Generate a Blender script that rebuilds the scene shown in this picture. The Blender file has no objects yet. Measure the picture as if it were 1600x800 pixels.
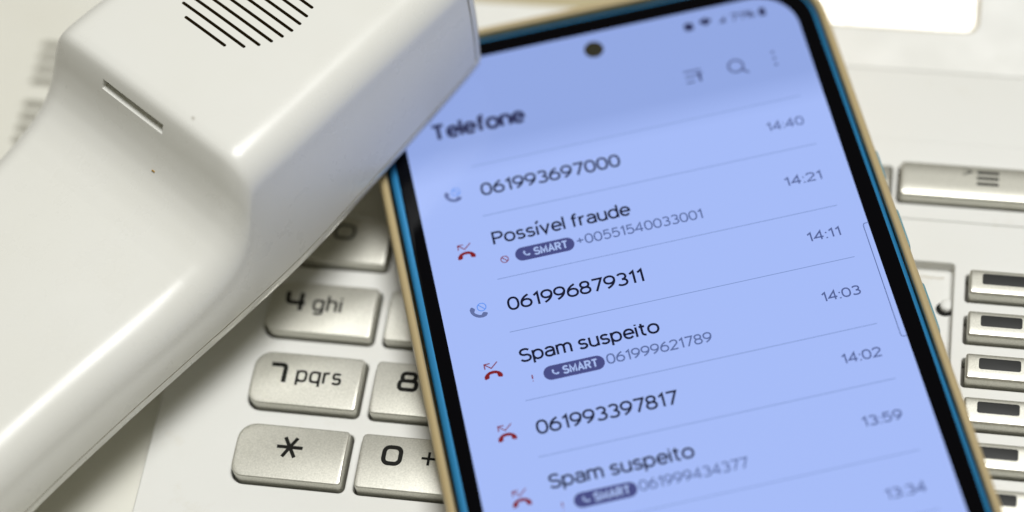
import bpy, bmesh, math, random
from mathutils import Vector, Matrix

random.seed(7)
MM = 0.001
scene = bpy.context.scene
COL = scene.collection

# ------------------------------------------------------------------ camera
cam_data = bpy.data.cameras.new("camera")
cam_data.lens = 50.0
cam_data.sensor_width = 50.0 * 1600.0 / 3400.0
cam_data.clip_start = 0.01
cam_data.clip_end = 20.0
cam = bpy.data.objects.new("camera", cam_data)
COL.objects.link(cam)
cx, cy, cz = (0.98551, 0.145656, -0.08692), (-0.080279, 0.851948, 0.517436), (0.149419, -0.50296, 0.851296)
M = Matrix((cx, cy, cz)).transposed().to_4x4()
M.translation = Vector((27.2163, -167.7930, 301.1855)) * MM
cam.matrix_world = M
cam_data.dof.use_dof = True
cam_data.dof.focus_distance = 0.3335
cam_data.dof.aperture_fstop = 3.1
cam_data.dof.aperture_blades = 7
scene.camera = cam

# ------------------------------------------------------------------ world (even light of a pale room)
world = bpy.data.worlds.new("World")
scene.world = world
world.use_nodes = True
bg = world.node_tree.nodes["Background"]
bg.inputs[0].default_value = (1.0, 0.92, 0.62, 1)
bg.inputs[1].default_value = 0.11

# ------------------------------------------------------------------ ceiling lamp
ld = bpy.data.lights.new("ceiling_lamp", 'AREA')
ld.shape = 'RECTANGLE'
ld.size = 0.62
ld.size_y = 0.55
ld.energy = 22.8
ld.color = (0.995, 0.993, 0.98)
lamp = bpy.data.objects.new("ceiling_lamp", ld)
lamp.location = (0.24, 0.13, 1.5)
COL.objects.link(lamp)

# ------------------------------------------------------------------ view
scene.view_settings.view_transform = 'Standard'
scene.view_settings.look = 'None'
scene.view_settings.exposure = 0.0
scene.view_settings.gamma = 1.0
scene.render.engine = 'CYCLES'
scene.cycles.max_bounces = 8


# ================================================================== helpers
def mat(name):
    m = bpy.data.materials.new(name)
    m.use_nodes = True
    return m, m.node_tree, m.node_tree.nodes["Principled BSDF"]


def noise(nt, scale, detail=3.0, rough=0.5):
    tc = nt.nodes.new("ShaderNodeTexCoord")
    n = nt.nodes.new("ShaderNodeTexNoise")
    n.inputs["Scale"].default_value = scale
    n.inputs["Detail"].default_value = detail
    n.inputs["Roughness"].default_value = rough
    nt.links.new(tc.outputs["Object"], n.inputs["Vector"])
    return n


def ramp(nt, src, stops):
    r = nt.nodes.new("ShaderNodeValToRGB")
    el = r.color_ramp.elements
    while len(el) < len(stops):
        el.new(0.5)
    for e, (p, c) in zip(el, stops):
        e.position = p
        e.color = c if len(c) == 4 else (*c, 1)
    nt.links.new(src, r.inputs[0])
    return r


def bump(nt, bsdf, src, dist, strength=1.0):
    b = nt.nodes.new("ShaderNodeBump")
    b.inputs["Strength"].default_value = strength
    b.inputs["Distance"].default_value = dist
    nt.links.new(src, b.inputs["Height"])
    nt.links.new(b.outputs[0], bsdf.inputs["Normal"])


def mixc(nt, fac, a, b, mode='MIX'):
    m = nt.nodes.new("ShaderNodeMix")
    m.data_type = 'RGBA'
    m.blend_type = mode
    if hasattr(fac, 'links'):
        nt.links.new(fac, m.inputs[0])
    else:
        m.inputs[0].default_value = fac
    for i, v in ((6, a), (7, b)):
        if hasattr(v, 'links'):
            nt.links.new(v, m.inputs[i])
        else:
            m.inputs[i].default_value = (*v, 1)
    return m.outputs[2]


def plastic(name, c0, c1, rough, specks=0.0, grain=2600, graind=6e-6, grimec=(0.52, 0.45, 0.30), grime=0.0):
    """aged moulded plastic: slow yellowing, fine grain, sparse specks and grime"""
    m, nt, b = mat(name)
    n = noise(nt, 22, 4, .6)
    r = ramp(nt, n.outputs[0], [(.35, c0), (.7, c1)])
    col = r.outputs[0]
    if grime:
        g = noise(nt, 95, 8, .68)
        rg = ramp(nt, g.outputs[0], [(.60, (0, 0, 0)), (.78, (grime, grime, grime))])
        col = mixc(nt, rg.outputs[0], col, grimec)
    if specks:
        s = noise(nt, 420, 1.5, .5)
        rs = ramp(nt, s.outputs[0], [(.80, (0, 0, 0)), (.84, (specks, specks, specks))])
        col = mixc(nt, rs.outputs[0], col, (.16, .12, .06))
    nt.links.new(col, b.inputs["Base Color"])
    rn = noise(nt, 160, 5, .6)
    rr = ramp(nt, rn.outputs[0], [(.3, (rough - .05,) * 3), (.75, (rough + .08,) * 3)])
    nt.links.new(rr.outputs[0], b.inputs["Roughness"])
    gn = noise(nt, grain, 2, .5)
    bump(nt, b, gn.outputs[0], graind, .55)
    return m


def simple(name, col, rough=.5, metal=0.0, emit=None, coat=0.0, es=1.0):
    m, nt, b = mat(name)
    b.inputs["Base Color"].default_value = (*col, 1)
    b.inputs["Roughness"].default_value = rough
    b.inputs["Metallic"].default_value = metal
    if coat:
        b.inputs["Coat Weight"].default_value = coat
        b.inputs["Coat Roughness"].default_value = 0.04
    if emit:
        b.inputs["Emission Color"].default_value = (*emit, 1)
        b.inputs["Emission Strength"].default_value = es
    return m


MAT = {}
MAT['handset'] = plastic("handset_plastic", (.795, .797, .758), (.775, .774, .72), .29, specks=.35, grain=2400, graind=1.1e-5)
MAT['plate'] = plastic("faceplate_plastic", (.755, .76, .735), (.735, .737, .70), .50, specks=.5, grime=.28)
MAT['panel'] = plastic("cradle_plastic", (.76, .755, .69), (.72, .71, .63), .48, specks=.4, grime=.2)
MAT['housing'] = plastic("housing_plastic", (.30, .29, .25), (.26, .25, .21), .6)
MAT['desk'] = plastic("desk_laminate", (.36, .34, .31), (.30, .28, .25), .45)
MAT['ink'] = simple("key_ink", (.008, .008, .006), .6)
MAT['ink'].node_tree.nodes['Principled BSDF'].inputs['Specular IOR Level'].default_value = .15
MAT['felt_shadow'] = simple("felt_and_shadow_black", (.004, .004, .003), .9)  # near-black of the speaker felt and of the pip's painted shadow
MAT['label_window'] = simple("smoked_window", (.03, .031, .031), .4)
MAT['label_window'].node_tree.nodes['Principled BSDF'].inputs['Specular IOR Level'].default_value = .2
MAT['mesh'] = simple("sound_mesh", (.19, .14, .06), .8)
MAT['bezel'] = simple("black_glass", (.002, .002, .003), .06)
MAT['bezel'].node_tree.nodes['Principled BSDF'].inputs['Specular IOR Level'].default_value = .12
MAT['blue'] = simple("blue_frame", (.03, .25, .53), .34, .3)
MAT['teal'] = simple("teal_button", (.06, .26, .34), .4)
MAT['lens'] = simple("camera_lens", (.03, .028, .018), .2)

# silver lacquer of the keys
m, nt, b = mat("silver_lacquer")
n = noise(nt, 3600, 2, .6)
r = ramp(nt, n.outputs[0], [(.3, (.54, .535, .475)), (.7, (.68, .67, .60))])
g = noise(nt, 120, 6, .65)
rg = ramp(nt, g.outputs[0], [(.58, (0, 0, 0)), (.8, (.25, .25, .25))])
nt.links.new(mixc(nt, rg.outputs[0], r.outputs[0], (.40, .37, .27)), b.inputs["Base Color"])
b.inputs["Metallic"].default_value = .72
b.inputs["Roughness"].default_value = .36
bump(nt, b, n.outputs[0], 5e-6, .6)
MAT['silver'] = m

# clear rubber case gone yellow
m, nt, b = mat("yellowed_rubber")
n = noise(nt, 60, 4, .6)
r = ramp(nt, n.outputs[0], [(.3, (.62, .485, .25)), (.75, (.58, .465, .26))])
nt.links.new(r.outputs[0], b.inputs["Base Color"])
b.inputs["Roughness"].default_value = .34
b.inputs["Transmission Weight"].default_value = .25
b.inputs["IOR"].default_value = 1.47
MAT['case'] = m

# liquid crystal window under glossy cover
m, nt, b = mat("lcd_cover")
b.inputs["Base Color"].default_value = (.52, .46, .29, 1)
b.inputs["Roughness"].default_value = .10
b.inputs["Coat Weight"].default_value = 1.0
b.inputs["Coat Roughness"].default_value = .05
MAT['lcd'] = m


def pixel(name, col, s=1.0):
    """lit display pixels behind cover glass"""
    m, nt, b = mat(name)
    b.inputs["Base Color"].default_value = (.004, .004, .006, 1)
    b.inputs["Roughness"].default_value = .14
    b.inputs["Specular IOR Level"].default_value = .3
    b.inputs["Emission Color"].default_value = (*col, 1)
    b.inputs["Emission Strength"].default_value = s
    return m


MAT['screen'] = pixel("screen_list", (.375, .495, .93))
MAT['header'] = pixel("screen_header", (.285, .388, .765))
_nt = MAT['header'].node_tree                       # title bar colour blends into the list colour towards its lower edge
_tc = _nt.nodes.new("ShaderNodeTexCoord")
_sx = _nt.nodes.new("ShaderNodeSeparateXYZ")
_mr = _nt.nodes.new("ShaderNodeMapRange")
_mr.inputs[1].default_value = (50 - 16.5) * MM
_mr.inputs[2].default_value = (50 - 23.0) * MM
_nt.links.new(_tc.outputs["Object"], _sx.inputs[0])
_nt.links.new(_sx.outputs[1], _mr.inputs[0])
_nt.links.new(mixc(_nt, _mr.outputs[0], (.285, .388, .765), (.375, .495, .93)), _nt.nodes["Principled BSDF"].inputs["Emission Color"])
MAT['t_dark'] = pixel("text_dark", (.004, .006, .028))
MAT['t_head'] = pixel("text_title", (.022, .026, .085))
MAT['t_grey'] = pixel("text_grey", (.105, .150, .345))
MAT['t_time'] = pixel("text_time", (.085, .120, .30))
MAT['rule'] = pixel("rule_line", (.215, .305, .60))
MAT['pill'] = pixel("badge_blue", (.060, .070, .23))
MAT['pilltext'] = pixel("badge_text", (.40, .52, .88))
MAT['red'] = pixel("missed_red", (.21, .008, .010))
MAT['callblue'] = pixel("blocked_grey", (.12, .16, .36))
MAT['banblue'] = pixel("blocked_blue", (.11, .29, .86))
MAT['header_icon'] = pixel("icon_grey", (.035, .045, .14))


def link(name, me, m=None, parent=None, smooth=None):
    o = bpy.data.objects.new(name, me)
    if m is not None:
        me.materials.clear()
        me.materials.append(MAT[m] if isinstance(m, str) else m)
    COL.objects.link(o)
    if parent is not None:
        o.parent = parent
    if smooth is not None:
        me.polygons.foreach_set("use_smooth", [True] * len(me.polygons))
        me.set_sharp_from_angle(angle=math.radians(smooth))
    return o


def pydata(verts, faces):
    me = bpy.data.meshes.new("m")
    me.from_pydata([(x * MM, y * MM, z * MM) for x, y, z in verts], [], faces)
    me.update()
    return me


def empty(name, label, cat, loc=(0, 0, 0), rz=0.0, group=None):
    o = bpy.data.objects.new(name, None)
    o.empty_display_size = .01
    COL.objects.link(o)
    o.location = Vector(loc) * MM
    o.rotation_euler = (0, 0, rz)
    o["label"] = label
    o["category"] = cat
    if group:
        o["group"] = group
    return o


def rrect(x0, y0, x1, y1, r, seg=6):
    """rounded rectangle, counter-clockwise; r = one radius or (bl, br, tr, tl)"""
    if not isinstance(r, (tuple, list)):
        r = (r,) * 4
    pts = []
    for (cxx, cyy, rr, a0) in ((x0 + r[0], y0 + r[0], r[0], 180), (x1 - r[1], y0 + r[1], r[1], 270),
                               (x1 - r[2], y1 - r[2], r[2], 0), (x0 + r[3], y1 - r[3], r[3], 90)):
        for i in range(seg + 1):
            a = math.radians(a0 + 90 * i / seg)
            pts.append((cxx + rr * math.cos(a), cyy + rr * math.sin(a)))
    return pts


def curve_plate(outline, holes, z0, z1, bev):
    """flat plate with real openings, edges rounded by bev (mm)"""
    c = bpy.data.curves.new("c", 'CURVE')
    c.dimensions = '2D'
    c.fill_mode = 'BOTH'
    c.extrude = (z1 - z0) / 2 - bev
    c.bevel_depth = bev
    c.bevel_resolution = 2
    c.offset = -bev
    for k, pts in enumerate([outline] + holes):
        p = pts if k == 0 else pts[::-1]
        s = c.splines.new('POLY')
        s.points.add(len(p) - 1)
        for q, (x, y) in zip(s.points, p):
            q.co = (x, y, 0, 1)
        s.use_cyclic_u = True
    o = bpy.data.objects.new("c", c)
    COL.objects.link(o)
    dg = bpy.context.evaluated_depsgraph_get()
    me = bpy.data.meshes.new_from_object(o.evaluated_get(dg))
    bpy.data.objects.remove(o)
    bpy.data.curves.remove(c)
    me.transform(Matrix.Translation((0, 0, (z0 + z1) / 2)))
    me.transform(Matrix.Scale(MM, 4))
    return me


def rings_mesh(rings, cap_top=True, cap_bottom=True, closed=True):
    verts, faces = [], []
    n = len(rings[0])
    for rg_ in rings:
        verts += rg_
    for k in range(len(rings) - 1):
        for i in range(n if closed else n - 1):
            j = (i + 1) % n
            faces.append((k * n + i, k * n + j, (k + 1) * n + j, (k + 1) * n + i))
    if cap_bottom:
        faces.append(tuple(range(n - 1, -1, -1)))
    if cap_top:
        faces.append(tuple((len(rings) - 1) * n + i for i in range(n)))
    return pydata(verts, faces)


def offset_poly(pts, d):
    """inset a convex counter-clockwise outline by d"""
    n = len(pts)
    out = []
    for i in range(n):
        p0, p1, p2 = Vector(pts[i - 1]), Vector(pts[i]), Vector(pts[(i + 1) % n])
        e1 = (p1 - p0)
        e2 = (p2 - p1)
        if e1.length < 1e-6:
            e1 = e2
        if e2.length < 1e-6:
            e2 = e1
        n1 = Vector((-e1.y, e1.x)).normalized()
        n2 = Vector((-e2.y, e2.x)).normalized()
        b_ = (n1 + n2)
        b_ = b_ / max(b_.length_squared, .2) * 2
        out.append((p1.x + b_.x * d, p1.y + b_.y * d))
    return out


# ------------------------------------------------------------------ stroke lettering
def arc(cx_, cy_, rx, ry, a0, a1, e=2.15, n=22):
    pts = []
    for i in range(n + 1):
        a = math.radians(a0 + (a1 - a0) * i / n)
        c, s = math.cos(a), math.sin(a)
        pts.append((cx_ + rx * math.copysign(abs(c) ** (2 / e), c), cy_ + ry * math.copysign(abs(s) ** (2 / e), s)))
    return pts


def bez(p0, p1, p2, n=12):
    return [((1 - t) ** 2 * p0[0] + 2 * t * (1 - t) * p1[0] + t * t * p2[0],
             (1 - t) ** 2 * p0[1] + 2 * t * (1 - t) * p1[1] + t * t * p2[1]) for t in [i / n for i in range(n + 1)]]


def glyphs(e=2.15, xh=.73):
    h = xh / 2
    G = {}
    o_ = arc(.29, h, .29, h, 90, 450, e)
    G['0'] = (.58, [arc(.29, .5, .29, .5, 90, 450, e + .15)])
    G['1'] = (.30, [[(0.02, .80), (.25, 1.0), (.25, -.05)]])
    G['2'] = (.56, [arc(.28, .73, .27, .27, 165, -28, e) + [(.0, 0), (.58, 0)]])
    G['3'] = (.55, [arc(.26, .755, .245, .245, 150, -90, e), arc(.26, .255, .28, .255, 90, -150, e)])
    G['4'] = (.62, [[(.46, -.05), (.46, 1.0), (.0, .27), (.62, .27)]])
    G['5'] = (.55, [[(.52, 1), (.1, 1), (.05, .52)] + arc(.27, .32, .28, .32, 128, -150, e)])
    G['6'] = (.58, [arc(.29, .31, .29, .31, 90, 450, e), bez((.0, .33), (.02, .78), (.46, 1.0))])
    G['7'] = (.54, [[(0, 1), (.56, 1), (.17, -.05)]])
    G['8'] = (.56, [arc(.28, .76, .24, .24, 90, 450, e), arc(.28, .26, .28, .26, 90, 450, e)])
    G['9'] = (.58, [arc(.29, .69, .29, .31, 90, 450, e), bez((.58, .67), (.56, .22), (.12, 0))])
    G['+'] = (.56, [[(.0, .46), (.56, .46)], [(.28, .18), (.28, .74)]])
    G[':'] = (.06, [[(.03, .07), (.03, -.08)], [(.03, .72), (.03, .57)]])
    G['%'] = (.80, [arc(.16, .78, .16, .2, 90, 450), arc(.62, .22, .16, .2, 90, 450), [(.62, 1), (.16, 0)]])
    G['!'] = (.05, [[(.02, 1), (.02, .30)], [(.02, .05), (.02, -.06)]])
    G['o'] = (.58, [o_])
    G['e'] = (.55, [[(.02, h + .01), (.56, h + .01)] + arc(.29, h, .27, h, 2, 320, e)])
    G['s'] = (.44, [arc(.23, .565, .2, xh - .565, 25, 270, e, 14)[:-1] + arc(.23, .185, .23, .185, 90, -160, e, 14)[1:]])
    G['s'] = (.44, [arc(.22, xh - .18, .2, .18, 28, 262, e, 14) + arc(.22, .185, .215, .185, 78, -158, e, 14)])
    G['i'] = (.02, [[(.01, xh + .05), (.01, -.05)], [(.01, 1.02), (.01, .91)]])
    G['í'] = (.08, [[(.03, xh + .02), (.03, -.05)], [(.01, .95), (.17, 1.2)]])
    G['v'] = (.52, [[(-.01, xh + .05), (.26, -.02), (.53, xh + .05)]])
    G['l'] = (.02, [[(.01, 1.1), (.01, -.05)]])
    G['f'] = (.34, [[(.13, -.05)] + [(.13, .80)] + arc(.36, .84, .23, .22, 180, 88, e, 8), [(0, xh), (.33, xh)]])
    G['r'] = (.30, [[(.01, xh + .05), (.01, -.05)], arc(.27, h + .02, .26, h - .02, 178, 84, e, 10)])
    G['a'] = (.50, [arc(.245, xh - .23, .24, .23, 155, 0, e, 14) + [(.485, -.05)], arc(.235, .205, .235, .205, 60, 330, e, 16) + [(.485, .28)],
                    [(.485, .425), (.25, .415)]])
    G['u'] = (.50, [[(.01, xh + .05)] + arc(.25, .27, .24, .27, 180, 360, e, 16) + [(.49, .30)], [(.49, xh + .05), (.49, -.05)]])
    G['d'] = (.54, [arc(.27, h, .27, h, 90, 450, e), [(.54, 1.1), (.54, -.05)]])
    G['b'] = (.54, [arc(.27, h, .27, h, 90, 450, e), [(.0, 1.1), (.0, -.05)]])
    G['p'] = (.54, [arc(.27, h, .27, h, 90, 450, e), [(.0, xh + .05), (.0, -.30)]])
    G['q'] = (.54, [arc(.27, h, .27, h, 90, 450, e), [(.54, xh + .05), (.54, -.30)]])
    G['g'] = (.54, [arc(.27, h, .27, h, 90, 450, e), [(.54, xh + .05)] + arc(.28, -.06, .26, .22, 0, -140, e, 12)])
    G['h'] = (.48, [[(.01, 1.1), (.01, -.05)], arc(.25, .46, .24, xh - .46, 180, 0, e, 14) + [(.49, -.05)]])
    G['n'] = (.48, [[(.01, xh + .05), (.01, -.05)], arc(.25, .46, .24, xh - .46, 180, 0, e, 14) + [(.49, -.05)]])
    G['m'] = (.82, [[(.01, xh + .05), (.01, -.05)], arc(.21, .48, .2, xh - .48, 180, 0, e, 12) + [(.41, -.05)],
                    arc(.61, .48, .2, xh - .48, 180, 0, e, 12) + [(.81, -.05)]])
    G['t'] = (.34, [[(.14, .98)] + [(.14, .2)] + arc(.33, .2, .19, .2, 180, 275, e, 8), [(0, xh), (.33, xh)]])
    G['P'] = (.56, [[(.01, -.05), (.01, 1), (.30, 1)] + arc(.30, .735, .27, .265, 90, -90, e, 14) + [(.01, .47)]])
    G['S'] = (.56, [arc(.28, .755, .265, .245, 28, 262, e, 16) + arc(.28, .26, .285, .26, 78, -160, e, 16)])
    G['T'] = (.62, [[(0, 1), (.62, 1)], [(.31, 1), (.31, -.05)]])
    G['M'] = (.70, [[(.01, -.05), (.01, 1.0), (.35, .15), (.69, 1.0), (.69, -.05)]])
    G['A'] = (.62, [[(0, -.05), (.31, 1.0), (.62, -.05)], [(.11, .3), (.51, .3)]])
    G['R'] = (.56, [[(.01, -.05), (.01, 1), (.30, 1)] + arc(.30, .745, .25, .255, 90, -90, e, 14) + [(.01, .49)], [(.28, .49), (.56, -.05)]])
    G[' '] = (.20, [])
    return G


GL = glyphs()
GSQ = glyphs(3.2, .70)


def dedupe(p):
    out = [p[0]]
    for q in p[1:]:
        if math.hypot(q[0] - out[-1][0], q[1] - out[-1][1]) > 1e-4:
            out.append(q)
    return out


def ribbon(V, Fc, pts, w, z):
    """flat band of width w along pts, appended to V/Fc"""
    closed = math.hypot(pts[0][0] - pts[-1][0], pts[0][1] - pts[-1][1]) < 1e-4 and len(pts) > 3
    p = dedupe(pts)
    if closed and math.hypot(p[0][0] - p[-1][0], p[0][1] - p[-1][1]) < 2e-4:
        p.pop()
    n = len(p)
    base = len(V)
    for i in range(n):
        a = p[i - 1] if (i > 0 or closed) else p[i]
        c = p[(i + 1) % n] if (i < n - 1 or closed) else p[i]
        d1 = Vector((p[i][0] - a[0], p[i][1] - a[1]))
        d2 = Vector((c[0] - p[i][0], c[1] - p[i][1]))
        if d1.length < 1e-9:
            d1 = d2
        if d2.length < 1e-9:
            d2 = d1
        d1.normalize()
        d2.normalize()
        n1, n2 = Vector((-d1.y, d1.x)), Vector((-d2.y, d2.x))
        bb = n1 + n2
        bb = bb / max(bb.length_squared, .55) * 2
        V.append((p[i][0] + bb.x * w / 2, p[i][1] + bb.y * w / 2, z))
        V.append((p[i][0] - bb.x * w / 2, p[i][1] - bb.y * w / 2, z))
    for i in range(n if closed else n - 1):
        j = (i + 1) % n
        Fc.append((base + 2 * i, base + 2 * i + 1, base + 2 * j + 1, base + 2 * j))


ZSTEP = 0.0012


def poly(V, Fc, pts, z):
    base = len(V)
    V += [(x, y, z) for x, y in pts]
    Fc.append(tuple(range(base, base + len(pts))))


def text_geo(body, x0, y0, x1, cap, weight, G=GL, gap=.23, z=0.0, align_right=False, shear=0.0):
    """strokes of body between x0 and x1 on baseline y0 (mm); weight = stroke / cap"""
    c = cap * (1 - weight)
    pen, items, ext = 0.0, [], 0.0
    for ch in body:
        wdt, strokes = G[ch]
        for s in strokes:
            items.append([(pen + a, b) for a, b in s])
        ext = pen + wdt
        pen += wdt + (gap if ch != ' ' else gap * .6)
    sx = (x1 - x0 - cap * weight) / ext
    V, Fc = [], []
    for k, s in enumerate(items):
        pts = [(x0 + cap * weight / 2 + a * sx + shear * b * c, y0 + cap * weight / 2 + b * c) for a, b in s]
        ribbon(V, Fc, pts, cap * weight, z + k * ZSTEP)
    return V, Fc


# ================================================================== desk under the telephone
me = pydata([(-900, -600, -46), (900, -600, -46), (900, 700, -46), (-900, 700, -46)], [(0, 1, 2, 3)])
desk = link("desk", me, 'desk')
desk["kind"] = "structure"

# ================================================================== desk telephone
tel = empty("desk_telephone", "ivory office desk telephone with silver keys lying under the handset and smartphone",
            "telephone", (0, 0, -46))
TZ = 46.0                                           # parts are built in plate heights (face = 0)


def tz(me):
    me.transform(Matrix.Translation((0, 0, TZ * MM)))
    return me


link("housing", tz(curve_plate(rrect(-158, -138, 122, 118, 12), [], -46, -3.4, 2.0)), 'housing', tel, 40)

# key table: name, x0, y0, x1, y1, radii (bl, br, tr, tl), crown drop
KEYS = []
cols = [(-63.2, -45.75), (-43.6, -26.2)]
rows = [5.35, -8.3, -21.3, -34.1]
for ri, yb in enumerate(rows):
    for ci, (xa, xb) in enumerate(cols):
        yt = yb + (9.2 if ri else 8.4)
        rad = (1.9, .55, .55, 2.8) if ci == 0 else (.7, .55, .55, .8)
        KEYS.append((ri, ci, xa, yb, xb, yt, rad))
SIDE = [(47.3, 13.35 - 7.55 * k - 4.45, 58.6, 13.35 - 7.55 * k) for k in range(6)]
MENU = (35.5, 26.35, 66.5, 32.95)

holesA = [rrect(x0 - .42, y0 - .42, x1 + .42, y1 + .42, tuple(q + .42 for q in rad)) for (_, _, x0, y0, x1, y1, rad) in KEYS]
holesA += [rrect(x0 - .5, y0 - .38, x1 + .4, y1 + .3, .55) for x0, y0, x1, y1 in SIDE]
WELL = (14.0, -44.0, 45.0, 15.4)
holesA.append(rrect(*WELL, .6))
link("faceplate", tz(curve_plate(rrect(-77.6, -132, 116, 23.25, (6, 6, .8, .8)), holesA, -3.2, 0.0, .28)), 'plate', tel, 30)
link("key_strip", tz(curve_plate(rrect(-77.6, 23.29, 116, 38.45, .3),
     [rrect(MENU[0] - .45, MENU[1] - .35, MENU[2] + .45, MENU[3] + .3, .7), rrect(23.5, 26.1, 34.4, 33.1, .7)], -3.2, 0.0, .07)), 'plate', tel, 30)
link("upper_panel", tz(curve_plate(rrect(-77.6, 38.47, 116, 52.58, .3), [], -3.2, -0.04, .05)), 'plate', tel, 30)
# cradle panel with loudspeaker slots, a little lower than the face
slots = []
for k, yy in enumerate([47.3, 44.7, 42.1, 39.5, 34.5, 31.9, 29.4, 26.9]):
    slots.append(rrect(-116.7, yy - .72, -92.0, yy + .72, .7, 4))
link("cradle_panel", tz(curve_plate(rrect(-154, -132, -78.0, 112, (8, .5, .5, 8)), slots, -5.6, -2.5, .25)), 'panel', tel, 30)
link("speaker_felt", tz(curve_plate(rrect(-119, 24, -90, 50, 1), [], -6.2, -5.7, .1)), 'felt_shadow', tel)
# well for the paper index
link("index_well", tz(curve_plate(rrect(WELL[0] - .6, WELL[1] - .6, WELL[2] + .6, WELL[3] + .6, .6), [], -3.35, -2.3, .05)), 'plate', tel)
# round catch pip in the well
rg = []
for z_, rr_ in ((-2.3, 1.1), (-1.75, 1.06), (-1.5, .85), (-1.44, .5)):
    rg.append([(44.2 + rr_ * math.cos(a), 8.75 + rr_ * math.sin(a), z_) for a in [2 * math.pi * i / 28 for i in range(28)]])
link("catch_pip", tz(rings_mesh(rg)), 'plate', tel, 50)
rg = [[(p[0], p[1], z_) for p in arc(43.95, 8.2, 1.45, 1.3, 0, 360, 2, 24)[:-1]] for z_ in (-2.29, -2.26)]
link("pip_shadow", tz(rings_mesh(rg)), 'felt_shadow', tel)  # flat black disc, painted shadow beside the pip
V, Fc = [], []
px = 38.6
while px < 43.2:                                    # worn moulded line of small characters, unreadable
    wv = random.uniform(.28, .5)
    ribbon(V, Fc, [(px, 13.85 + random.uniform(-.1, .1)), (px + wv, 13.85 + random.uniform(-.12, .12))], random.uniform(.22, .42), -2.27)
    px += wv + .08
link("moulded_lettering", tz(pydata(V, Fc)), simple("worn_lettering", (.56, .52, .44), .6), tel)


def key_mesh(x0, y0, x1, y1, rad, top, crown, bev, zb=-3.0, crown_x=0.0, pw=2):
    yc, hh = (y0 + y1) / 2, (y1 - y0) / 2
    xc, hx = (x0 + x1) / 2, (x1 - x0) / 2

    def zt(x, y):
        return top - crown * abs((y - yc) / hh) ** pw - crown_x * ((x - xc) / hx) ** 2
    raw = rrect(x0, y0, x1, y1, rad, 6)
    base = []
    for i, p in enumerate(raw):                     # short steps along the straight sides
        q = raw[(i + 1) % len(raw)]
        n_ = max(1, int(math.hypot(q[0] - p[0], q[1] - p[1]) / .55))
        base += [(p[0] + (q[0] - p[0]) * j / n_, p[1] + (q[1] - p[1]) * j / n_) for j in range(n_)]
    rings = [[(x, y, zb) for x, y in base]]
    for i in range(6):
        a = math.radians(90 * i / 5)
        o = offset_poly(base, bev * (1 - math.cos(a)))
        rings.append([(x, y, zt(x, y) - bev * (1 - math.sin(a))) for x, y in o])
    o = offset_poly(base, bev)
    for t in (.95, .88, .8, .7, .6, .5, .4, .3, .2, .1, .03):
        rings.append([((x - xc) * t + xc, (y - yc) * t + yc, zt((x - xc) * t + xc, (y - yc) * t + yc)) for x, y in o])
    return rings_mesh(rings), zt


def legend_mesh(V, Fc, zt):
    # cut every band into short pieces so that it follows the bowed key top
    W, F2 = [], []
    for f in Fc:
        if len(f) != 4:
            W += [V[i] for i in f]
            F2.append(tuple(range(len(W) - len(f), len(W))))
            continue
        a, b_, c, d = [Vector(V[i]) for i in f]
        n_ = max(1, int(math.ceil(max((d - a).length, (c - b_).length) / .2)))
        k0 = len(W)
        for i in range(n_ + 1):
            t = i / n_
            W += [tuple(a.lerp(d, t)), tuple(b_.lerp(c, t))]
        F2 += [(k0 + 2 * i, k0 + 2 * i + 1, k0 + 2 * i + 3, k0 + 2 * i + 2) for i in range(n_)]
    return pydata([(x, y, zt(x, y) + .012 + z) for x, y, z in W], F2)


# number-key legends in a squared stroke face
def sq(pts, r, n=5):
    """polyline with rounded corners"""
    out = [pts[0]]
    for i in range(1, len(pts) - 1):
        p, a, c = Vector(pts[i]), Vector(pts[i - 1]), Vector(pts[i + 1])
        d1 = (a - p)
        d2 = (c - p)
        rr_ = min(r, d1.length * .5, d2.length * .5)
        q0 = p + d1.normalized() * rr_
        q1 = p + d2.normalized() * rr_
        out += bez(tuple(q0), tuple(p), tuple(q1), n)
    out.append(pts[-1])
    return out


def boxloop(x0, y0, x1, y1, r):
    p = rrect(x0, y0, x1, y1, r, 5)
    return p + [p[0]]


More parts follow.
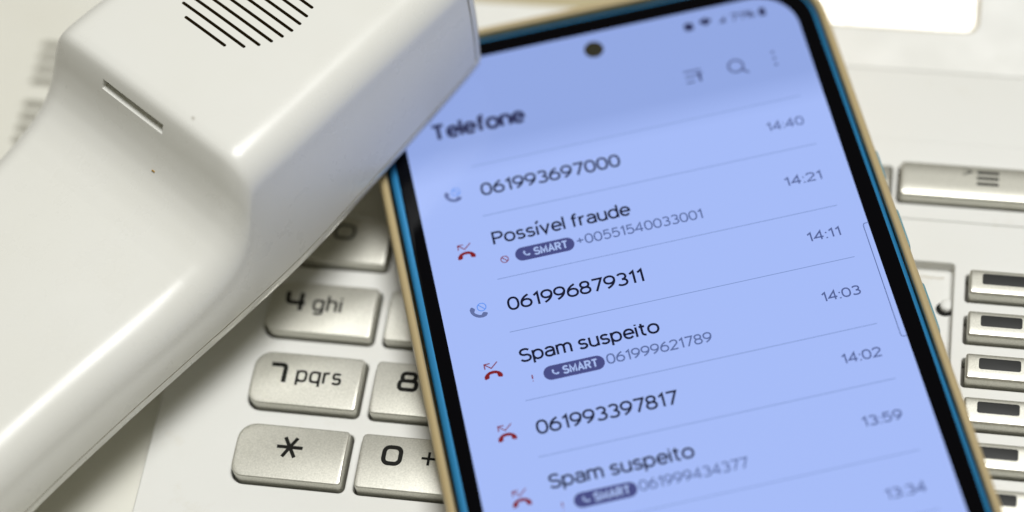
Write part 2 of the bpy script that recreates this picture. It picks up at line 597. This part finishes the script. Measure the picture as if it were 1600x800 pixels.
def legends(ri, ci):
    V, Fc = [], []

    def rb(p, w):
        ribbon(V, Fc, p, w, len(Fc) * .00004)
    if (ri, ci) == (0, 0):
        rb(boxloop(-54.9, 9.65, -51.75, 12.2, .9), .5)
        rb([(-58.6, 12.6), (-58.6, 9.6)], .55)
    if (ri, ci) == (1, 0):
        rb(sq([(-60.25, -1.05), (-60.25, -3.05), (-57.3, -3.05)], .8), .76)
        rb([(-57.95, -1.15), (-57.95, -4.45)], .76)
        v, f = text_geo("ghi", -56.0, -4.35, -51.15, 2.95, .15, GSQ, .27)
        o = len(V)
        V += v
        Fc += [tuple(i + o for i in q) for q in f]
    if (ri, ci) == (2, 0):
        rb(sq([(-60.35, -14.45), (-58.0, -14.45), (-58.0, -17.55)], .7), .76)
        v, f = text_geo("pqrs", -56.15, -17.3, -48.75, 2.95, .15, GSQ, .27)
        o = len(V)
        V += v
        Fc += [tuple(i + o for i in q) for q in f]
    if (ri, ci) == (3, 0):
        for a in (0, 60, 120):
            ca, sa = math.cos(math.radians(a)), math.sin(math.radians(a))
            L = 2.05 if a == 0 else 1.95
            rb([(-54.6 - L * ca, -28.65 - L * sa), (-54.6 + L * ca, -28.65 + L * sa)], .58)
    if (ri, ci) == (3, 1):
        rb(boxloop(-39.75, -29.75, -37.15, -26.95, .85), .7)
        rb([(-33.85, -28.35), (-31.6, -28.35)], .42)
        rb([(-32.72, -29.5), (-32.72, -27.2)], .42)
    if (ri, ci) == (2, 1):
        rb(boxloop(-39.5, -16.9, -36.8, -15.35, .6), .68)
        rb(boxloop(-39.2, -15.35, -37.1, -14.0, .55), .68)
        v, f = text_geo("tu", -35.3, -16.9, -31.8, 2.95, .15, GSQ, .27)
        v2, f2 = text_geo("v", -31.2, -16.9, -29.3, 2.95, .15, GSQ, .27)
    if (ri, ci) == (1, 1):
        rb(sq([(-37.0, -1.2), (-39.3, -1.2), (-39.3, -2.7), (-37.1, -2.7), (-37.1, -4.2), (-39.4, -4.2)], .5), .52)
    if (ri, ci) == (0, 1):
        rb(sq([(-39.4, 12.4), (-37.1, 12.4), (-37.1, 10.9), (-39.3, 10.9), (-39.3, 9.4), (-37.0, 9.4)], .5), .52)
    return V, Fc


KEYLAB = {(0, 0): "1", (1, 0): "4 ghi", (2, 0): "7 pqrs", (3, 0): "star", (0, 1): "2", (1, 1): "5", (2, 1): "8", (3, 1): "0 +"}
for (ri, ci, x0, y0, x1, y1, rad) in KEYS:
    me, zt = key_mesh(x0, y0, x1, y1, rad, 2.2, .27, .2, crown_x=.04)
    k = link("key", tz(me), 'silver', tel, 48)
    k["label"] = "silver keypad key printed " + KEYLAB[(ri, ci)]
    V, Fc = legends(ri, ci)
    if V:
        link("key_legend", tz(legend_mesh(V, Fc, zt)), 'ink', k)

for i, (x0, y0, x1, y1) in enumerate(SIDE):
    me, zt = key_mesh(x0, y0, x1, y1, .45, 2.35, .15, .36, pw=5)
    k = link("function_key", tz(me), 'silver', tel, 48)
    wx1 = 55.6 if i else 57.4
    wy1 = y1 - .8
    pl = rrect(49.25, wy1 - 1.95, wx1, wy1, .38, 5)
    pin = rrect(49.37, wy1 - 1.83, wx1 - .12, wy1 - .12, .3, 5)
    rings = [[(x, y, zt(x, y) - .3) for x, y in pl], [(x, y, zt(x, y) + .03) for x, y in pl], [(x, y, zt(x, y) + .045) for x, y in pin]]
    link("label_window", tz(rings_mesh(rings)), 'label_window', k, 30)

me, zt = key_mesh(*MENU, .8, 2.3, .24, .4, pw=4)
mk = link("menu_key", tz(me), 'silver', tel, 48)
V, Fc = [], []
for yy in (31.5, 30.42, 29.34):
    ribbon(V, Fc, [(47.7, yy), (51.15, yy)], .54, 0)
poly(V, Fc, [(45.5, 32.3), (45.5, 30.8), (47.1, 31.55)], 0)
link("key_legend", tz(legend_mesh(V, Fc, zt)), 'ink', mk)
me, zt = key_mesh(24.0, 26.5, 34.0, 32.95, (.8, 1.6, 1.6, .8), 1.0, .42, .5)
link("menu_key", tz(me), 'silver', tel, 48)

# display hood: panel tilted up about its front edge, window of glossy cover glass
TH = math.radians(15)
TILT = Matrix.Translation(Vector((0, 52.6, 0.05)) * MM) @ Matrix.Rotation(TH, 4, 'X')


def tilt(me):
    me.transform(TILT)
    return tz(me)


WIN = rrect(-62, 7.3, 46.9, 42, (2.2, 2.2, 2.2, 2.2), 8)
hood = link("display_hood", tilt(curve_plate(rrect(-77.6, 0, 116, 58, (.5, .5, 5, 5)), [WIN], -6, 0, .06)), 'plate', tel, 30)
link("display_window", tilt(curve_plate(rrect(-62.5, 6.8, 47.4, 42.5, 2.2), [], -2.2, -.75, .05)), 'lcd', hood)
link("window_edge_shade", tilt(curve_plate(rrect(-61.9, 7.4, 46.8, 41.9, 2.1, 8), [rrect(-61.2, 7.75, 46.15, 41.2, 1.7, 8)], -.75, -.3, .05)),
     simple("tan_edge_shade", (.46, .40, .27), .6), hood)  # tan ring colours in the shade along the window's inner edge
hb = []
for x in (-77.4, 115.8):
    hb += [(x, 53.2, -3.3), (x, 108.0, -3.3), (x, 108.0, 11.0), (x, 53.2, -2.5)]
link("hood_support", tz(pydata(hb, [(0, 1, 2, 3), (7, 6, 5, 4), (0, 4, 5, 1), (1, 5, 6, 2), (2, 6, 7, 3), (3, 7, 4, 0)])), 'plate', hood)

# ================================================================== smartphone
PA = math.radians(19.8)
phone = empty("smartphone", "smartphone with lit call log screen in yellowed clear case on the telephone keys", "smartphone",
              (0, 0, 2.36), PA)
SZ = 12.0 - 2.36                                    # screen height above the phone's underside
OX, OY = 33.8, 50.0
SW, SL = 67.6, 150.3


def uv(u, v):
    return (u - OX, OY - v)


def urect(u0, v0, u1, v1, r, seg=8):
    return rrect(u0 - OX, OY - v1, u1 - OX, OY - v0, r, seg)


# blue frame and body
body = urect(-3.5, -4.0, SW + 3.5, SL + 4.6, 10.2, 12)
rings = []
for z_, off in ((1.1, 2.2), (1.5, .9), (2.6, .15), (4.5, 0), (SZ - 1.4, 0), (SZ - .75, .12), (SZ - .42, .45), (SZ - .30, .9), (SZ - .30, 1.2)):
    rings.append([(x, y, z_) for x, y in offset_poly(body, off)])
link("frame", rings_mesh(rings), 'blue', phone, 60)
# black cover glass with rounded rim
gl = urect(-2.25, -3.1, SW + 2.7, SL + 3.4, 9.0, 12)
rings = []
for z_, off in ((SZ - .7, 0), (SZ - .25, 0), (SZ - .12, .05), (SZ - .04, .16), (SZ - .012, .35), (SZ - .010, .7)):
    rings.append([(x, y, z_) for x, y in offset_poly(gl, off)])
link("cover_glass", rings_mesh(rings), 'bezel', phone, 60)
# case: rounded wall standing a little proud of the glass, and a back
outer = urect(-5.35, -5.9, SW + 5.05, SL + 6.6, 12.0, 12)
prof = [(.0, 1.6), (.25, .9), (.8, .35), (1.8, .05), (4.0, -.12), (7.0, -.05), (SZ - .5, .05), (SZ + .10, .22), (SZ + .42, .55), (SZ + .55, .95),
        (SZ + .5, 1.15), (SZ + .2, 1.4), (SZ - .35, 1.5), (SZ - .45, 1.42), (4.0, 1.38), (2.5, 1.45), (1.3, 2.4), (1.0, 4.0)]
rings = [[(x, y, z_) for x, y in offset_poly(outer, off)] for z_, off in prof]
case = link("protective_case", rings_mesh(rings), 'case', phone, 60)
for va, vb in ((33.0, 39.0), (44.4, 52.3), (58.2, 67.6)):
    u = SW + 5.05
    rings = []
    for xo, ins in ((-.4, 0), (.22, 0), (.38, .14), (.44, .42)):
        rings.append([(u + xo - OX, a, b_) for a, b_ in rrect(OY - vb + ins, 4.6 + ins, OY - va - ins, 8.4 - ins, 1.2 - ins * .6, 5)])
    link("button_cover", rings_mesh(rings), 'teal', case, 40)

# lit display
disp = link("display", pydata([(x, y, SZ) for x, y in urect(0, 0, SW, SL, 7.0, 12)], [tuple(range(52))]), 'screen', phone)
HV = 23.0
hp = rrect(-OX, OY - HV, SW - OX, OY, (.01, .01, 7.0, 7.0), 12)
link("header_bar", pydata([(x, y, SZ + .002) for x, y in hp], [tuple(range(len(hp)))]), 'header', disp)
ZT = SZ + .005


def put(name, V, Fc, m, label=None):
    o = link(name, pydata([(x, y, z + ZT) for x, y, z in V], Fc), m, disp)
    if label:
        o["label"] = label
    return o


def text(name, body, u0, u1, v, cap, weight, m, gap=.23, label=None, z=0.0):
    V, Fc = text_geo(body, u0 - OX, OY - v, u1 - OX, cap, weight, GL, gap, z)
    return put(name, V, Fc, m, label)


text("title_text", "Telefone", 4.45, 20.0, 14.8, 3.25, .205, 't_head', .19, "bold title reading Telefone")
ROWS = [("061993697000", None, 10.25, 33.0, 27.05, "14:40", 26.65, 'blocked'),
        ("Possível fraude", "+00551540033001", 10.25, 32.45, 36.45, "14:21", 37.45, 'missed'),
        ("061996879311", None, 10.25, 31.85, 48.75, "14:11", 48.2, 'blocked'),
        ("Spam suspeito", "061999621789", 10.25, 32.0, 58.1, "14:03", 59.05, 'missed'),
        ("061993397817", None, 10.25, 31.85, 70.6, "14:02", 70.1, 'missed'),
        ("Spam suspeito", "061999434377", 10.25, 32.1, 79.75, "13:59", 80.9, 'missed'),
        (None, None, 0, 0, 92.9, "13:34", 92.9, None)]


def handset_icon(V, Fc, x, y, s, rot, z=0.0):
    """telephone receiver glyph: bowed bar with two fat ends"""
    ca, sa = math.cos(rot), math.sin(rot)

    def T(p):
        return (x + s * (p[0] * ca - p[1] * sa), y + s * (p[0] * sa + p[1] * ca))
    up = [(-1, -.42), (-.98, -.10), (-.72, .20), (-.36, .38), (0, .43), (.36, .38), (.72, .20), (.98, -.10), (1, -.42)]
    lo = [(.88, -.52), (.52, -.44), (.44, -.30), (.42, -.02), (.22, .05), (0, .07), (-.22, .05), (-.42, -.02), (-.44, -.30), (-.52, -.44), (-.88, -.52)]
    b0 = len(V)
    P = [T(p) for p in up]
    Q = [T(p) for p in lo[::-1]]
    # triangulated as a strip between outer and inner bows
    allp = P + Q
    V += [(a, b_, z) for a, b_ in allp]
    Fc.append(tuple(b0 + i for i in list(range(len(P))) + list(range(len(P) + len(Q) - 1, len(P) - 1, -1))))


def ban(V, Fc, x, y, r_, w, z=0.0):
    ribbon(V, Fc, arc(x, y, r_, r_, 0, 360, 2, 24), w, z)
    d = r_ * .68
    ribbon(V, Fc, [(x - d, y + d), (x + d, y - d)], w, z + ZSTEP)


for body_, sub, u0, u1, v, tm, tv, kind in ROWS:
    if body_:
        text("caller_text", body_, u0, u1, v, 2.42, .15, 't_dark', .18, "list entry reading " + body_)
    tl = text("time_text", tm, 57.05 if tm != "14:11" else 57.75, 63.15, tv, 1.70, .148, 't_time', .18, "call time reading " + tm)
    if sub:
        vs = v + 3.55
        if sub[0] == '+':
            text("number_text", sub, 22.95, 43.3, vs - .15, 1.80, .138, 't_grey', .18, "number reading " + sub)
        else:
            text("number_text", sub, 22.95, 39.3, vs - .1, 1.80, .138, 't_grey', .18, "number reading " + sub)
        V, Fc = [], []
        x, y = uv(13.2, vs)
        poly(V, Fc, rrect(x, y - .42, x + 9.45, y + 2.03, 1.22, 8), 0)
        pill = put("badge", V, Fc, 'pill', "dark rounded badge reading SMART")
        V, Fc = text_geo("SMART", x + 2.95, y + .12, x + 8.45, 1.45, .19, GL, .24, ZSTEP * 2)
        handset_icon(V, Fc, x + 1.75, y + .72, .62, math.radians(140), ZSTEP * 2)
        put("badge_text", V, Fc, 'pilltext')
        V, Fc = [], []
        x, y = uv(11.45, vs - .55)
        if sub[0] == '+':
            ban(V, Fc, x, y, .58, .15)
            put("blocked_mark", V, Fc, 'red')
        else:
            V, Fc = text_geo("!", x - .1, y - .55, x + .12, 1.25, .16)
            put("warning_mark", V, Fc, 'red')
    if kind == 'missed':
        V, Fc = [], []
        vi = {36.45: 37.15, 58.1: 58.95, 70.6: 69.75, 79.75: 80.7}[v]
        x, y = uv(5.8, vi)
        handset_icon(V, Fc, x, y, 1.42, 0)
        ribbon(V, Fc, [(x - 1.0, y + 1.85), (x - .1, y + 1.05), (x + .95, y + 2.0)], .17, ZSTEP)
        ribbon(V, Fc, [(x - 1.08, y + 1.05), (x - 1.08, y + 1.92), (x - .2, y + 1.92)], .17, ZSTEP * 2)
        put("missed_call_icon", V, Fc, 'red')
    elif kind == 'blocked':
        V, Fc = [], []
        vi = {27.05: 25.95, 48.75: 47.75}[v]
        x, y = uv(5.55, vi + .25)
        handset_icon(V, Fc, x - .05, y - .05, 1.45, math.radians(147))
        put("blocked_call_icon", V, Fc, 'callblue')
        V, Fc = [], []
        ban(V, Fc, x + .75, y + 1.0, .68, .15, ZSTEP)
        put("blocked_call_mark", V, Fc, 'banblue')

for v in (21.1, 30.75, 42.73, 52.42, 64.55, 74.18, 86.3, 96.0):
    V, Fc = [], []
    ribbon(V, Fc, [uv(9.65, v), uv(63.9, v)], .13, 0)
    put("divider_line", V, Fc, 'rule')

# edge handle outline
V, Fc = [], []
e0 = [uv(67.55, 46.95)] + [uv(*p) for p in bez((67.1, 46.98), (66.75, 47.0), (66.75, 47.6), 5)] + \
     [uv(*p) for p in bez((66.75, 67.0), (66.75, 67.6), (67.1, 67.62), 5)] + [uv(67.55, 67.65)]
ribbon(V, Fc, e0, .14, 0)
put("edge_handle", V, Fc, 't_grey')

# header icons
V, Fc = [], []
x, y = uv(48.3, 13.0)
for k, (a, b_) in enumerate(((-1.45, 1.35), (-1.45, .25), (-1.45, -.05))):
    ribbon(V, Fc, [(x + a, y + 1.15 - k * 1.1), (x + b_, y + 1.15 - k * 1.1)], .26, 0)
poly(V, Fc, [(x + .25, y + .55), (x + 1.55, y + .55), (x + 1.12, y - .1), (x + 1.12, y - 1.1), (x + .72, y - 1.3), (x + .72, y - .1)], ZSTEP)
put("filter_icon", V, Fc, 'header_icon')
V, Fc = [], []
x, y = uv(55.35, 12.75)
ribbon(V, Fc, arc(x, y, 1.2, 1.2, 0, 360, 2, 30), .29, 0)
ribbon(V, Fc, [(x + .82, y - .85), (x + 1.8, y - 1.75)], .32, ZSTEP)
put("search_icon", V, Fc, 'header_icon')
V, Fc = [], []
for dv in (11.6, 12.85, 14.1):
    poly(V, Fc, arc(*uv(61.8, dv), .24, .24, 0, 360, 2, 14)[:-1], 0)
put("menu_dots", V, Fc, 'header_icon')

# status bar
V, Fc = [], []
poly(V, Fc, rrect(*uv(49.1, 3.85), *uv(50.65, 2.25), .45), 0)
put("alarm_icon", V, Fc, 't_head')
V, Fc = [], []
x, y = uv(52.75, 3.55)
poly(V, Fc, [(x, y)] + arc(x, y, 1.35, 1.6, 35, 145, 2, 8), 0)
put("wifi_icon", V, Fc, 't_head')
V, Fc = [], []
x, y = uv(54.9, 3.6)
poly(V, Fc, [(x, y), (x + 1.15, y), (x + 1.15, y + 1.2)], 0)
put("signal_icon", V, Fc, 't_head')
text("battery_text", "71%", 56.9, 61.1, 3.8, 1.55, .17, 't_head', .2, "battery level reading 71%")
V, Fc = [], []
poly(V, Fc, rrect(*uv(61.75, 3.95), *uv(62.85, 2.3), .35), 0)
put("battery_icon", V, Fc, 't_head')
# punch-hole camera
x, y = uv(33.7, 3.45)
ch = link("front_camera", pydata([(x + 1.62 * math.cos(a), y + 1.62 * math.sin(a), SZ + .012) for a in [2 * math.pi * i / 32 for i in range(32)]],
          [tuple(range(32))]), 'lens', phone)

# ================================================================== handset
HX, HY = -34.4, 34.2
hd = Vector((.555, .832)).normalized()
HANG = math.atan2(hd.y, hd.x)
HZ0 = 12.62
hs = empty("telephone_handset", "glossy ivory telephone handset lying face up across the keypad and smartphone corner", "handset",
           (HX, HY, HZ0), HANG)


def pchip(tab):
    xs = [t[0] for t in tab]
    ys = [t[1] for t in tab]
    n_ = len(xs)
    h_ = [xs[i + 1] - xs[i] for i in range(n_ - 1)]
    d_ = [(ys[i + 1] - ys[i]) / h_[i] for i in range(n_ - 1)]
    mm_ = [d_[0]] + [0.0 if d_[i - 1] * d_[i] <= 0 else 2 * d_[i - 1] * d_[i] / (d_[i - 1] + d_[i]) for i in range(1, n_ - 1)] + [d_[-1]]

    def f(x):
        if x <= xs[0]:
            return ys[0]
        if x >= xs[-1]:
            return ys[-1]
        i = max(k for k in range(n_ - 1) if xs[k] <= x)
        t = (x - xs[i]) / h_[i]
        return (ys[i] * (2 * t ** 3 - 3 * t * t + 1) + h_[i] * mm_[i] * (t ** 3 - 2 * t * t + t)
                + ys[i + 1] * (-2 * t ** 3 + 3 * t * t) + h_[i] * mm_[i + 1] * (t ** 3 - t * t))
    return f


# s runs from the ear end towards the mouth end; heights are absolute, widths to the right of the datum line
right_f = pchip([(-3.4, -1.5), (-3.2, -.95), (-2.8, -.5), (-2.2, -.2), (-1.4, -.05), (3, .4), (22.2, 1.56),
                 (42.3, 2.5), (55.3, 2.0), (65.3, 1.35), (80.9, .4), (96.6, -.1), (115, .2), (140, 1.6), (165, 1.3), (178, -.5), (186, -5), (190, -12), (192, -22.4)])
top_f = pchip([(-3.4, 36.2), (-2.8, 36.9), (-1.6, 37.4), (2, 37.8), (12, 38.5), (30, 39.5), (42.8, 40.15), (44.2, 39.97), (45.1, 39.45), (45.8, 38.4),
               (46.7, 36.5), (47.8, 33.8), (49.3, 31.1), (51.2, 28.9), (53.8, 27.2), (57.2, 26.0), (62, 25.2), (69, 24.8), (80, 24.7), (95, 24.5), (112, 24.6),
               (122, 25.2), (128, 26.6), (132, 29), (135, 33), (137, 37), (138, 38.2), (140, 38.8), (165, 38), (182, 35), (189, 30), (192, 25)])


def seam_z(s):
    return 17.8 - .056 * s


YC = -23.6


def frange(a, b_, st):
    k = int(round((b_ - a) / st))
    return [a + (b_ - a) * i / k for i in range(k)]


SS = [-3.4, -3.2, -2.9, -2.5, -2.0, -1.55] + frange(-1.25, 2, .5) + frange(2, 42, 2) + frange(42, 60, .3) + frange(60, 120, 3) + \
     frange(120, 142, .8) + frange(142, 180, 3) + frange(180, 190, 1) + [190, 191, 191.6, 192]


def section(s, lower=False):
    a = right_f(s) - YC
    zs = seam_z(s)
    pts = []
    if not lower:
        h_ = max(top_f(s) - zs, 1.5)
        half = []
        nside = 8
        rho = min(5.6, h_ * .55, a * .55)
        draft = .13 * h_ if a > 6 else .13 * h_ * a / 6
        side_top = h_ - rho
        for i in range(nside):
            t = i / nside
            # walls bow out very slightly
            half.append((a - draft * t * side_top / h_ - .0 + .25 * math.sin(math.pi * t), .2 + (side_top - .2) * t))
        x_s = a - draft * side_top / h_
        ang0 = math.atan2(draft, h_)
        for i in range(13):
            th = math.pi / 2 * i / 12
            half.append((x_s - rho * (1 - math.cos(th)) - draft * rho / h_ * math.sin(th) * .6, side_top + rho * math.sin(th)))
        xe = half[-1][0]
        for i in range(1, 10):
            t = i / 10
            half.append((xe * (1 - t), h_ + .35 * (1 - (1 - t) ** 2) * min(1, a / 20)))
        full = half + [(0, h_ + .35 * min(1, a / 20))] + [(-p, q) for p, q in half[::-1]]
        pts = [(p, q + zs) for p, q in full]
    else:
        dep = max(zs - HZ0, 0) if s < 43 else max(zs - HZ0, 0) + min((s - 43) / 20, 1) * 4.0
        dep = max(dep, 3.5)
        if s > 60:
            dep = min(dep, zs + 2.45)
        k_ = min(1, a / 14)
        prof_ = [(0, -.14), (.0, -1.0), (.2, -1.9), (.9, -2.9), (2.4, -3.9), (5, -dep * .93), (8, -dep)]
        half = [(max(a - p * k_, 0.02), max(q, -dep)) for p, q in prof_]
        full = half + [(0, -dep)] + [(-p, q) for p, q in half[::-1]]
        pts = [(p, q + zs) for p, q in full[::-1]]
    # local: x along the ear direction, y to the left
    # the left flank is a little narrower; the ear end leans outwards with height
    lean = .16 * max(0.0, 1 - (s + 3.4) / 14)
    kl = (a - 3.3) / a
    return [(-s + lean * max(q - zs, 0), -(YC + (p if p > 0 else p * kl)), q - HZ0) for p, q in pts]


def loft(lower, ss):
    return rings_mesh([section(s, lower) for s in ss], True, True, True)


upper_me = loft(False, [s for s in SS if s > -1.4])
bm = bmesh.new()
bm.from_mesh(upper_me)
bmesh.ops.recalc_face_normals(bm, faces=bm.faces)
bm.to_mesh(upper_me)
bm.free()


def slot_prism(outline, z0, z1):
    return [[(x, y, z0) for x, y in outline], [(x, y, z1) for x, y in outline]]


cv, cf = [], []


def add_prism(outline, z0, z1):
    b0 = len(cv)
    n_ = len(outline)
    cv.extend([(x, y, z0) for x, y in outline] + [(x, y, z1) for x, y in outline])
    cf.append(tuple(b0 + i for i in range(n_ - 1, -1, -1)))
    cf.append(tuple(b0 + n_ + i for i in range(n_)))
    for i in range(n_):
        j = (i + 1) % n_
        cf.append((b0 + i, b0 + j, b0 + n_ + j, b0 + n_ + i))


for k in range(12):
    s = 30.75 - 1.735 * k
    hc = math.sqrt(max(10.75 ** 2 - (s - 21.2) ** 2, .1)) - .35
    y0, y1 = -(-24.05 + hc), -(-24.05 - hc)
    zt_ = top_f(s) - HZ0
    add_prism(rrect(-s - .265, y0, -s + .265, y1, .255, 4), zt_ - 6.5, zt_ + 2)
# latch slot in the step below the ear block
add_prism([(-60, 17.7), (-43.4, 17.7), (-43.4, 31.3), (-60, 31.3)], 36.25 - HZ0, 37.95 - HZ0)
cutter = link("cutter", pydata(cv, cf), 'handset')
cutter.data.materials.append(MAT['mesh'])
for p in cutter.data.polygons[:-6]:
    p.material_index = 1
up = link("upper_shell", upper_me, 'handset', None)
up.data.materials.append(MAT['mesh'])
md = up.modifiers.new("cut", 'BOOLEAN')
md.operation = 'DIFFERENCE'
md.object = cutter
md.solver = 'EXACT'
md.material_mode = 'INDEX'
dg = bpy.context.evaluated_depsgraph_get()
new_me = bpy.data.meshes.new_from_object(up.evaluated_get(dg))
bpy.data.objects.remove(up)
bpy.data.objects.remove(cutter)
up = link("upper_shell", new_me, None, hs, 42)
lo_me = loft(True, SS)
bm = bmesh.new()
bm.from_mesh(lo_me)
bmesh.ops.recalc_face_normals(bm, faces=bm.faces)
bm.to_mesh(lo_me)
bm.free()
lowsh = link("lower_shell", lo_me, 'handset', hs, 42)
cap_me = loft(False, [-3.4, -3.2, -2.9, -2.5, -2.0, -1.55])
bm = bmesh.new()
bm.from_mesh(cap_me)
bmesh.ops.recalc_face_normals(bm, faces=bm.faces)
bm.to_mesh(cap_me)
bm.free()
link("end_wall", cap_me, 'handset', lowsh, 42)
rings = []
for s in (-1.7, -1.1):
    sec = section(s)
    my = sum(p[1] for p in sec) / len(sec)
    rings.append([(p[0], (p[1] - my) * .986 + my, p[2] * .985) for p in sec])
jm = rings_mesh(rings)
# yellowed joint between the two shells, set back in the gap
rings = []
for dz in (-.5, .5):
    rings.append([(-s, -(YC + right_f(s) - YC - .10), seam_z(s) - HZ0 + dz) for s in SS[6:-2]] +
                 [(-s, -(YC - (right_f(s) - YC) * (right_f(s) - YC - 3.3) / (right_f(s) - YC) + .22), seam_z(s) - HZ0 + dz) for s in SS[6:-2][::-1]])
MAT['joint'] = simple("joint_grime", (.21, .155, .055), .7)
link("shell_joint", rings_mesh(rings), 'joint', lowsh)
link("shell_joint", jm, 'joint', lowsh)
# dark mesh seen through the sound slots
rings = []
for dz in (-2.15, -1.75):
    rings.append([(-21.2 + 11.2 * math.cos(a), 24.05 + 11.2 * math.sin(a), top_f(21) - HZ0 + dz - 2.2) for a in [2 * math.pi * i / 32 for i in range(32)]])
link("sound_mesh", rings_mesh(rings), 'mesh', up)

# flakes of dirt
flake = simple("brown_flake", (.36, .21, .05), .8)
sp = section(50.4)
best = min((p for p in sp), key=lambda p: abs(p[1] - 18.1))
fx, fy, fz = best
link("dirt_flake", pydata([(fx - .12, fy - .35, fz + .1), (fx + .15, fy - .3, fz + .02), (fx + .1, fy + .35, fz + .02), (fx - .14, fy + .3, fz + .12), (fx, fy, fz + .2)],
     [(0, 1, 4), (1, 2, 4), (2, 3, 4), (3, 0, 4)]), flake, up)
